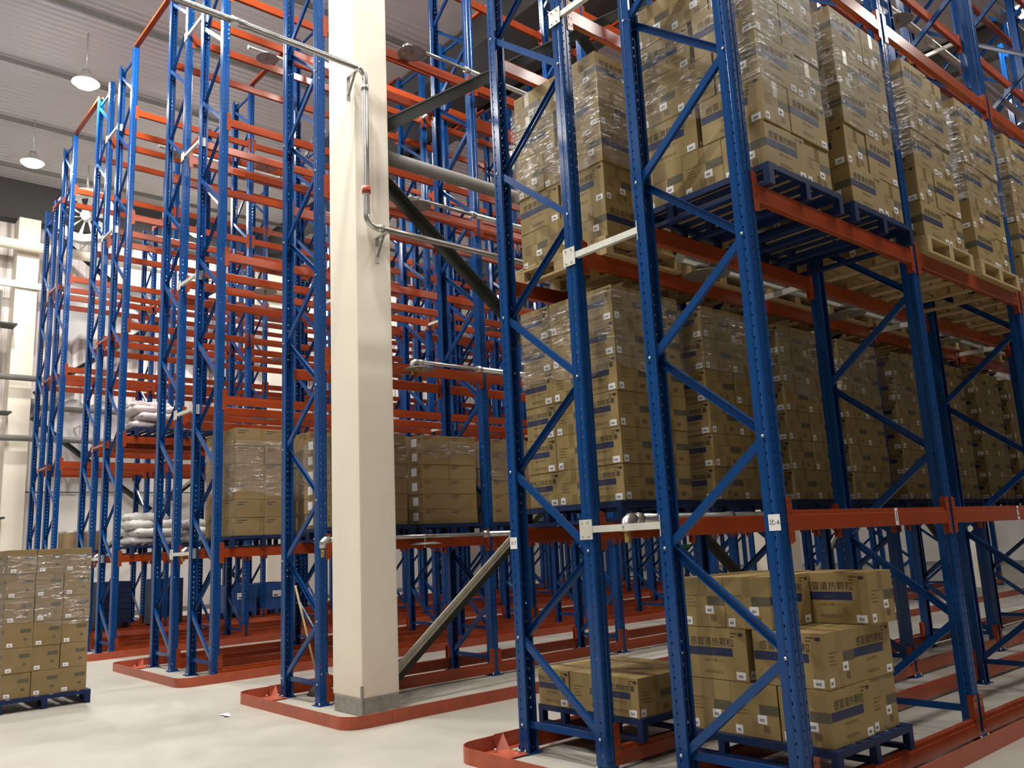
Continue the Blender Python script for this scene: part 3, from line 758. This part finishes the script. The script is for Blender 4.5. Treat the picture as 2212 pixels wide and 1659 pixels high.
# ------------------------------------------------------------------ sacks
def sack_mesh(L, Wd, h, k, seed):
    random.seed(seed); b = B(); i = b.mi(k); nx, ny = 12, 8; bm = b.bm; g = {}
    ph = [random.uniform(0, 6) for _ in range(4)]
    for s in (1, -1):
        for a in range(nx+1):
            for c in range(ny+1):
                u, v = a/nx*2-1, c/ny*2-1
                if s == -1 and (abs(u) == 1 or abs(v) == 1): g[(s, a, c)] = g[(1, a, c)]; continue
                e = ((1-abs(u)**5)*(1-abs(v)**4))**.45
                wr = .014*math.sin(u*9+ph[0]+v*3)+.01*math.sin(v*11+ph[1]+u*5)
                z = h/2+s*(h/2*e+(wr*e if s > 0 else 0))
                g[(s, a, c)] = bm.verts.new((u*L/2*(1-.06*v*v), v*Wd/2*(1-.08*u*u), z))
    for s in (1, -1):
        for a in range(nx):
            for c in range(ny):
                q = [g[(s, a, c)], g[(s, a+1, c)], g[(s, a+1, c+1)], g[(s, a, c+1)]]
                if s < 0: q = q[::-1]
                f = bm.faces.new(q); f.material_index = i; f.smooth = True
    return b
SK = {}
for k in ('sack', 'sackpink'):
    for j in range(3):
        b = sack_mesh(.86, .5, .17, k, 3+j)
        if k == 'sack' and j == 1: b.tube([(.3, -.235, .085), (.3, -.12, .178), (.3, .12, .178), (.3, .235, .085)], .012, 'black', 6)
        SK[(k, j)] = b.mesh('sack')
random.seed(11)
def sacks(k, xc, yc, z, layers, where, top_n=2):
    for l in range(layers):
        n = 2 if l < layers-1 else top_n
        for i in range(n):
            a = (l % 2 == 0)
            dx, dy = ((0, -.26+.52*i) if a else (-.27+.54*i, 0))
            rz = (0 if a else math.pi/2)+random.uniform(-.08, .08)
            o = link('sack', SK[(k, (l+i) % 3)], None, (xc+dx+random.uniform(-.02, .02), yc+dy+random.uniform(-.02, .02), z+l*.15), rz)
            tag(o, '%s sack, %s layer, %s, %s' % ('white woven' if k == 'sack' else 'film-wrapped pinkish', LAY[l], ('near', 'far')[i] if a else ('left', 'right')[i], where), 'sack', 'sacks on the far racks')
for n, yc in enumerate((.72, 1.85)):
    pallet('steel', -11.55, yc, S(1), 'dark blue pallet under the %s pile of white sacks, fourth row' % ORD[n])
    sacks('sack', -11.55, yc, S(1)+ZP, 4 if n == 0 else 3, '%s pile, lower shelf of fourth row' % ORD[n], 1 if n == 0 else 2)
    pallet('steel', -11.55, yc, S(2), 'dark blue pallet under the %s pile of pinkish sacks, fourth row' % ORD[n])
    sacks('sackpink', -11.55, yc, S(2)+ZP, 4 if n == 0 else 3, '%s pile, upper shelf of fourth row' % ORD[n], 1)
sacks('sackpink', -11.55, 3.1, S(2)+.003, 2, 'third pile, upper shelf of fourth row', 1)
# ------------------------------------------------------------------ fibre drums on the farthest row
def drum_mesh():
    b = B(); b.lathe([(0, 0), (.185, 0), (.19, .01), (.19, .4), (.195, .41), (.195, .45), (.18, .46), (0, .46)], (0, 0, 0), 'drum', 24)
    b.lathe([(.193, .4), (.199, .41), (.199, .435), (.193, .445)], (0, 0, 0), 'galv', 24); return b.mesh('fibre_drum')
DR = drum_mesh()
pallet('steel', -16.1, .62, S(1), 'dark blue pallet under the fibre drums of the farthest row')
for i, (dx, dy) in enumerate(((.3, -.25), (.3, .18), (-.15, -.22), (-.15, .25))):
    tag(link('fibre_drum', DR, None, (-16.1+dx, .62+dy, S(1)+ZP)), 'brown fibre drum on the farthest row, %s' % ('front right of four', 'rear right of four', 'front left of four', 'rear left of four')[i], 'drum', 'fibre drums above the floor stack')
# ------------------------------------------------------------------ blue crates on the floor level
def crate_mesh(h):
    b = B(); k = 'bin'
    for x in (-.5, .46): b.box(x, x+.04, -.4, .4, .14, h, k, .004)
    for y in (-.4, .36): b.box(-.459, .459, y, y+.04, .14, h, k, .004)
    b.box(-.5, .5, -.4, .4, .11, .139, k)
    for y in (-.4, -.05, .3):
        for x in (-.5, -.06, .38): b.box(x, x+.12, y, y+.1, 0, .109, k)
    for j in range(5): b.box(.501, .508, -.36+.16*j, -.34+.16*j, .2, h-.05, k)
    b.box(.509, .512, -.12, .12, h*.55, h*.75, 'paper'); b.box(.5125, .5135, -.08, .02, h*.58, h*.62, 'ink')
    return b.mesh('pallet_crate')
CRM = crate_mesh(.78)
for i, y in enumerate((4.35, 5.3)):
    o = link('pallet_crate', CRM, None, (-16.2, y, S(0))); tag(o, 'blue plastic pallet crate with white label, %s one of the far pair' % ('left', 'right')[i], 'crate', 'blue crates at floor level')
b = B(); b.box(-.45, .45, -.3, .3, .12, 1.05, 'palletblue', .01)
for j in range(7): b.box(.451, .457, -.29, .29, .2+.12*j, .23+.12*j, 'black')
for y in (-.3, 0, .24): b.box(-.45, .45, y, y+.06, 0, .119, 'black')
DS = b.mesh('folded_crate_stack')
for i, y in enumerate((1.4, 2.6)):
    o = link('folded_crate', DS, None, (-16.2, y, S(0))); tag(o, 'dark blue slatted crate standing low on the farthest row, %s one' % ('nearer', 'farther')[i], 'crate')
# ------------------------------------------------------------------ sprinkler pipes
def disc(b, c, r=.2):
    b.lathe([(0, .012), (r*.55, .02), (r*.95, 0), (r, -.006), (r*.97, -.008), (r*.5, .012), (.012, .004)], c, 'disc', 28)
    b.tube([(c[0], c[1], c[2]+.012), (c[0], c[1], c[2]+.07)], .013, 'pipe', 10)
    b.lathe([(.0, -.05), (.02, -.045), (.012, -.03), (.012, .0)], c, 'brass', 10)
def sprinkler_line(x, z, y0, y1, r, ds, lab, grp, elbow=True):
    b = B(); b.tube([(x, y0, z), (x, y1, z)], r, 'pipe', 14); o = b.obj('sprinkler_pipe'); tag(o, lab, 'pipe', grp)
    if elbow:
        b = B(); b.tube([(x, y0+.02, z), (x, y0-.02, z), (x, y0-.05, z-.02), (x, y0-.06, z-.06), (x, y0-.06, z-.09)], r*1.25, 'pipe', 12)
        b.tube([(x, y0+.05, z), (x, y0+.1, z)], r*1.3, 'pipe', 12); b.obj('elbow_fitting', o)
        b = B(); b.tube([(x, y0-.06, z-.09), (x, y0-.06, z-.17)], r*.65, 'brass', 10); b.obj('brass_cap', o)
    for y in ds:
        b = B(); b.tube([(x, y-.03, z), (x, y+.03, z)], r*1.25, 'pipe', 12); disc(b, (x, y, z-.09)); b.obj('shielded_sprinkler', o)
fl = {'A': (1.225, 'nearest'), 'C': (-7.7, 'third'), 'D': (-12.35, 'fourth'), 'E': (-16.95, 'farthest')}
for nm, (x, d) in fl.items():
    for l, z in enumerate((1.79, 3.98, 6.17, 8.45, 10.55)):
        if nm == 'E' and l > 1: continue
        ys = [1.26+W*j for j in range(5 if nm == 'A' else 3)]
        sprinkler_line(x, z, 0.04 if l == 0 else .9, YE-1, .05 if nm == 'A' and l else .036, ys, 'galvanised sprinkler pipe, %s, flue of the %s double row' % (LVN[l+1] if l < 4 else 'top level', d), 'in-rack sprinkler pipes', l == 0)
for l, z in enumerate((1.79, 3.96, 6.15, 8.35)):
    sprinkler_line(-3.17, z, .62 if l == 0 else 1.2, 2.2, .024, [1.26], 'thin galvanised sprinkler branch, %s, beside the cream column' % LVN[l+1], 'sprinkler branches beside the column', l > 0)
    b = B(); b.tube([(-3.17, 2.18, z), (-3.17, YE-1, z)], .036, 'pipe', 14); b.tube([(-3.17, 2.17, z), (-3.17, 2.25, z)], .046, 'pipe', 14)
    for j in (1, 2, 3): disc(b, (-3.17, 1.26+W*j, z-.09))
    tag(b.obj('sprinkler_main'), 'thicker galvanised sprinkler main, %s, behind the cream column' % LVN[l+1], 'pipe', 'sprinkler mains behind the column')
# elbow end seen left of the column
b = B(); b.tube([(-3.2, -.02, 1.79), (-3.2, -.06, 1.79), (-3.2, -.1, 1.76), (-3.2, -.1, 1.7)], .04, 'pipe', 12); b.tube([(-3.2, -.02, 1.79), (-3.2, .62, 1.79)], .03, 'pipe', 12)
o = b.obj('elbow_pipe'); tag(o, 'galvanised pipe elbow poking out left of the cream column', 'pipe')
b = B(); b.tube([(-3.2, -.1, 1.7), (-3.2, -.1, 1.6)], .022, 'brass', 10); b.obj('brass_cap', o)
# pipe dropping down the face of the cream column
x = -2.3
def arc(c, r, a0, a1, n=6):
    return [(x, c[0]+r*math.cos(math.radians(a0+(a1-a0)*j/n)), c[1]+r*math.sin(math.radians(a0+(a1-a0)*j/n))) for j in range(n+1)]
zt, zl, yp = 7.12, 5.22, -.02
b = B(); b.tube([(x, -6.5, zt), (x, yp-.1, zt)] + arc((yp-.1, zt-.1), .1, 90, 0) + [(x, yp, zl+.12)] + arc((yp+.12, zl+.12), .12, 180, 270) + [(x, YE-1, zl)], .036, 'pipe', 16)
o = b.obj('riser_pipe'); tag(o, 'galvanised pipe running in overhead, down the cream column and on along the row', 'pipe')
b = B()
for q in (((x, -1.62, zt), (x, -1.45, zt)),): b.tube(q, .045, 'pipe', 14); b.obj('pipe_coupling', o)
b = B(); b.tube([(x, yp, zt-.26), (x, yp, zt-.2)], .044, 'pipe', 14); b.obj('pipe_coupling', o)
b = B(); b.tube([(x, .12, zl), (x, .2, zl)], .044, 'pipe', 14); b.obj('pipe_coupling', o)
b = B(); b.tube([(x, yp, 5.6), (x, yp, 5.68)], .05, 'red', 14); b.box(x-.07, x+.07, yp-.015, yp+.015, 5.62, 5.66, 'red'); cc = b.obj('red_coupling', o)
for nm_, zz_, yy_ in (('upper', zt-.07, -.15), ('lower', zl-.06, .2)):
    b = B(); b.box(-2.45, x+.06, yy_-.02, yy_+.02, zz_-.01, zz_+.01, 'galv'); b.obox((-2.448, yy_, zz_-.3), (-2.448, yy_, zz_), .05, .012, 'galv', (0, 1, 0)); b.obox((-2.44, yy_, zz_-.22), (x, yy_, zz_-.01), .03, .008, 'galv', (0, 1, 0))
    b.obj('pipe_bracket', o)
# white zinc spacer bar with elbow pipe sits between the two near frames; green cap behind
b = B(); b.box(.98, 1.08, .7, .9, 1.55, 1.58, 'green', .004); tag(b.obj('green_clip'), 'small green plastic clip under the near sprinkler pipe', 'clip')
# ------------------------------------------------------------------ paper tags
T_N6 = text_polys('北-6', .042); T_N7 = text_polys('北-7', .036); T_1 = text_polys('1', .11); T_2 = text_polys('2', .11)
def paper(name, c, u, v, wd, ht, tp, lab, curl=0):
    b = B(); c = Vector(c); u = Vector(u); v = Vector(v); e = u.cross(v)*.0015
    b.obox(c-u*wd/2, c+u*wd/2, ht, .0012, 'paper', v)
    put_text(b, tp, c+e, u, v, 'ink')
    tag(b.obj(name), lab, 'sign')
xf = 2.449+.055
paper('paper_sign', (2.467, -.0575, 1.705), (1, 0, 0), (0, 0, 1), .082, .1, T_N6, 'white paper tag reading north 6 taped to the nearest upright')
paper('paper_sign', (-.005, -.0575, 1.655), (1, 0, 0), (0, 0, 1), .085, .095, T_N7, 'white paper tag reading north 7 taped to the leftmost near upright')
bx2 = 1.593+DEP+.03+.031
b = B(); b.box(bx2, bx2+.0015, 1.47, 1.515, 1.655, 1.778, 'paper'); put_text(b, T_1, (bx2+.0025, 1.493, 1.716), (0, 1, 0), (0, 0, 1), 'ink'); tag(b.obj('number_strip'), 'narrow white strip reading 1 on the near orange beam', 'sign')
b = B(); b.box(bx2, bx2+.0015, 3.9, 3.945, 1.655, 1.778, 'paper'); put_text(b, T_2, (bx2+.0025, 3.923, 1.716), (0, 1, 0), (0, 0, 1), 'ink'); tag(b.obj('number_strip'), 'narrow white number strip on the next orange beam', 'sign')
# ------------------------------------------------------------------ broom, paper scrap
b = B(); b.tube([(-4.1, .33, .1), (-4.82, .38, 1.25)], .014, 'wood', 10); o = b.obj('broom'); tag(o, 'broom with wooden handle leaning inside the frame beside the cream column', 'broom')
b = B(); b.lathe([(.03, .14), (.09, .08), (.15, .01), (.12, .0)], (-4.1, .33, 0), 'bristle', 12, True); b.obj('bristles', o)
b = B(); b.face([(-3.9, -.98, .002), (-3.78, -.96, .012), (-3.74, -.9, .003), (-3.86, -.88, .015)], 'paper'); b.face([(-3.78, -.96, .012), (-3.7, -.99, .02), (-3.68, -.93, .004), (-3.74, -.9, .003)], 'paper')
tag(b.obj('paper_scrap'), 'small white paper scrap lying on the open floor', 'scrap')
# ------------------------------------------------------------------ left wall dressing
for z, r, k, nm in ((11.15, .16, 'cream', 'thick cream'), (5.32, .09, 'tiepipe', 'grey'), (7.1, .09, 'tiepipe', 'upper grey')):
    b = B(); b.tube([(-22.2, -8, z), (-22.2, YB-.1, z)], r, k, 16)
    for j in range(9):
        y = -6+j*4; b.box(-22.22, -22.18, y-.02, y+.02, z+r-.01, z+r+.35, 'galv') ; b.box(-23.19, -22.18, y-.02, y+.02, z+r+.34, z+r+.37, 'galv')
    tag(b.obj('wall_pipe'), '%s pipe running along the left wall' % nm, 'pipe')
b = B(); b.box(-22.5, -22.4, -8, YB-.1, 9.9, 10.1, 'whitesteel'); tag(b.obj('wall_girt'), 'pale steel girt crossing in front of the left wall columns', 'girt')
b = B(); b.tube([(-22.02, -.35, .0), (-22.02, -.35, 9.6)], .07, 'pipe', 14)
for z in (3, 6, 8.6): b.box(-22.5, -21.9, -.38, .12, z, z+.05, 'dark')
tag(b.obj('drop_pipe'), 'vertical galvanised drop pipe beside the nearest wall column', 'pipe')
for z in (3.83,):
    b = B(); b.tube([(-23.1, -8, z), (-23.1, YB-.1, z)], .025, 'tiepipe', 8); tag(b.obj('conduit'), 'thin conduit running along the pale left wall', 'conduit')
def sheet(y0, y1, z0, z1, seed, lab):
    random.seed(seed); b = B(); i = b.mi('pvc'); n = 24; mz = 10; g = []
    for a in range(n+1):
        yy = y0+(y1-y0)*a/n; zb_ = z0+.35*abs(math.sin(a*1.3+seed))+random.uniform(0, .25)
        g.append([b.bm.verts.new((-22.9+.06*math.sin(a*1.1+c*.4+seed), yy, zb_+(z1-.1*math.sin(a*.9)-zb_)*c/mz)) for c in range(mz+1)])
    for a in range(n):
        for c in range(mz): f = b.bm.faces.new((g[a][c], g[a+1][c], g[a+1][c+1], g[a][c+1])); f.material_index = i; f.smooth = True
    bmesh.ops.solidify(b.bm, geom=b.bm.faces[:], thickness=.01)
    tag(b.obj('plastic_sheet'), lab, 'plastic sheet')
sheet(.9, 6.3, 8.2, 10.4, 1, 'white plastic sheet hung across the left wall below the girt')
sheet(6.6, 12.5, 8.0, 10.2, 2, 'white plastic sheet hung farther along the left wall')
sheet(1.3, 4.2, 3.9, 6.6, 3, 'torn white plastic sheet hanging low behind the farthest rack')
# circulation fan
fx, fy, fz = -20.5, 1.5, 11.75
b = B()
n = 32; R0, R1 = .84, .62
rings = []
import math as _m
for (r, d) in ((R0, 0), (R0, .3), (R1, .3), (R1, .0)):
    rings.append([b.bm.verts.new((d, r*_m.cos(2*_m.pi*q/n), r*_m.sin(2*_m.pi*q/n))) for q in range(n)])
i = b.mi('fan')
for a, c in zip(rings, rings[1:]+rings[:1]):
    for q in range(n): f = b.bm.faces.new((a[q], a[(q+1) % n], c[(q+1) % n], c[q])); f.material_index = i
bmesh.ops.recalc_face_normals(b.bm, faces=b.bm.faces[:])
fo = b.obj('wall_fan', None, (fx, fy, fz), math.radians(-25)); tag(fo, 'large white round circulation fan hanging high near the left wall', 'fan')
b = B(); b.tube([(.02, 0, 0), (.26, 0, 0)], .14, 'fan', 20); b.obj('hub', fo)
for j in range(10):
    a = 2*_m.pi*j/10; c_, s_ = _m.cos(a), _m.sin(a)
    b = B(); b.face([(.1, .13*c_, .13*s_), (.2, .13*c_-.05*s_, .13*s_+.05*c_), (.21, .6*c_-.13*s_, .6*s_+.13*c_), (.1, .6*c_+.02*s_, .6*s_-.02*c_)], 'fan')
    bmesh.ops.solidify(b.bm, geom=b.bm.faces[:], thickness=.008); b.obj('fan_blade', fo)
b = B(); b.tube([(.15, 0, R0-.01), (.15, 0, 1.6)], .03, 'galv', 8); b.obj('hanger_rod', fo)
# ------------------------------------------------------------------ high bay lamps
def lamp_proto(k='lamp'):
    r = bpy.data.objects.new('high_bay_lamp', None); C.objects.link(r)
    b = B(); b.lathe([(.03, .34), (.08, .33), (.1, .22), (.12, .2), (.28, .03), (.29, .015), (.28, .015), (.11, .18), (0, .19)], (0, 0, 0), 'galv', 24); b.obj('reflector', r)
    b = B(); b.lathe([(.0, -.1), (.1, -.09), (.2, -.05), (.26, .005), (.265, .02)], (0, 0, 0), k, 24); b.obj('lens', r)
    b = B(); b.tube([(0, 0, .33), (0, 0, 1.249)], .012, 'galv', 8); b.obj('hanger_rod', r)
    return r
LP = [(-18.4, -.4, 'second from left above the cross aisle'), (-13.5, -.35, 'brightest, above the cross aisle at left'), (-9.9, -1.2, 'above the cross aisle out of view'), (-5.2, -1.6, 'above the second aisle mouth'), (-1.1, -1.8, 'above the first aisle mouth'),
      (-21, 5, 'beside the left wall'), (-21, 12, 'farther beside the left wall'), (-15, 9, 'above the fourth aisle'), (-10.0, 8, 'above the third aisle'), (-5.3, 10, 'above the second aisle'), (-5.4, 3.3, 'above the second aisle near its mouth'), (-1.15, 3.3, 'above the first aisle near its mouth'), (-1.0, 11, 'above the first aisle'),  # left wall and aisle mouth lamps are added to brighten wall and beams
      (.64, 14.2, 'small bright one above the near rack at far right'), (6.4, 2.2, 'above the right aisle near the camera'), (6.2, 7.3, 'above the right aisle farther on'), (6.6, 12.2, 'farther above the right aisle'), (-1.1, 20, 'far end first aisle'), (-10, 18, 'far end third aisle'), (-20.5, 20, 'far left corner'),
      (8.5, -8, 'behind the camera at right'), (1.5, -8, 'behind the camera'), (2.6, -4.6, 'close above the camera'), (-9.3, -9, 'behind the camera at left'), (-14, -8, 'far behind the camera at left')]  # lamp close above the camera is added to lift the column's side
lps = {}
for x, y, d in LP:
    k = 'lamp' if (-2 < y < 0 or (x < -15 and 0 < y < 13) or (-10 < x < 2 and y < -7) or (x, y) == (6.2, 7.3)) else ('lampmid' if (-6 < x and 2 < y < 10) or y == -4.6 or x == 6.6 else 'lampdim')
    if k not in lps: lps[k] = r = lamp_proto(k)
    else: r = copy_tree(lps[k])
    r.location = (x, y, 12.15); tag(r, 'glowing round high bay lamp, ' + d, 'lamp', 'high bay lamps under the roof')
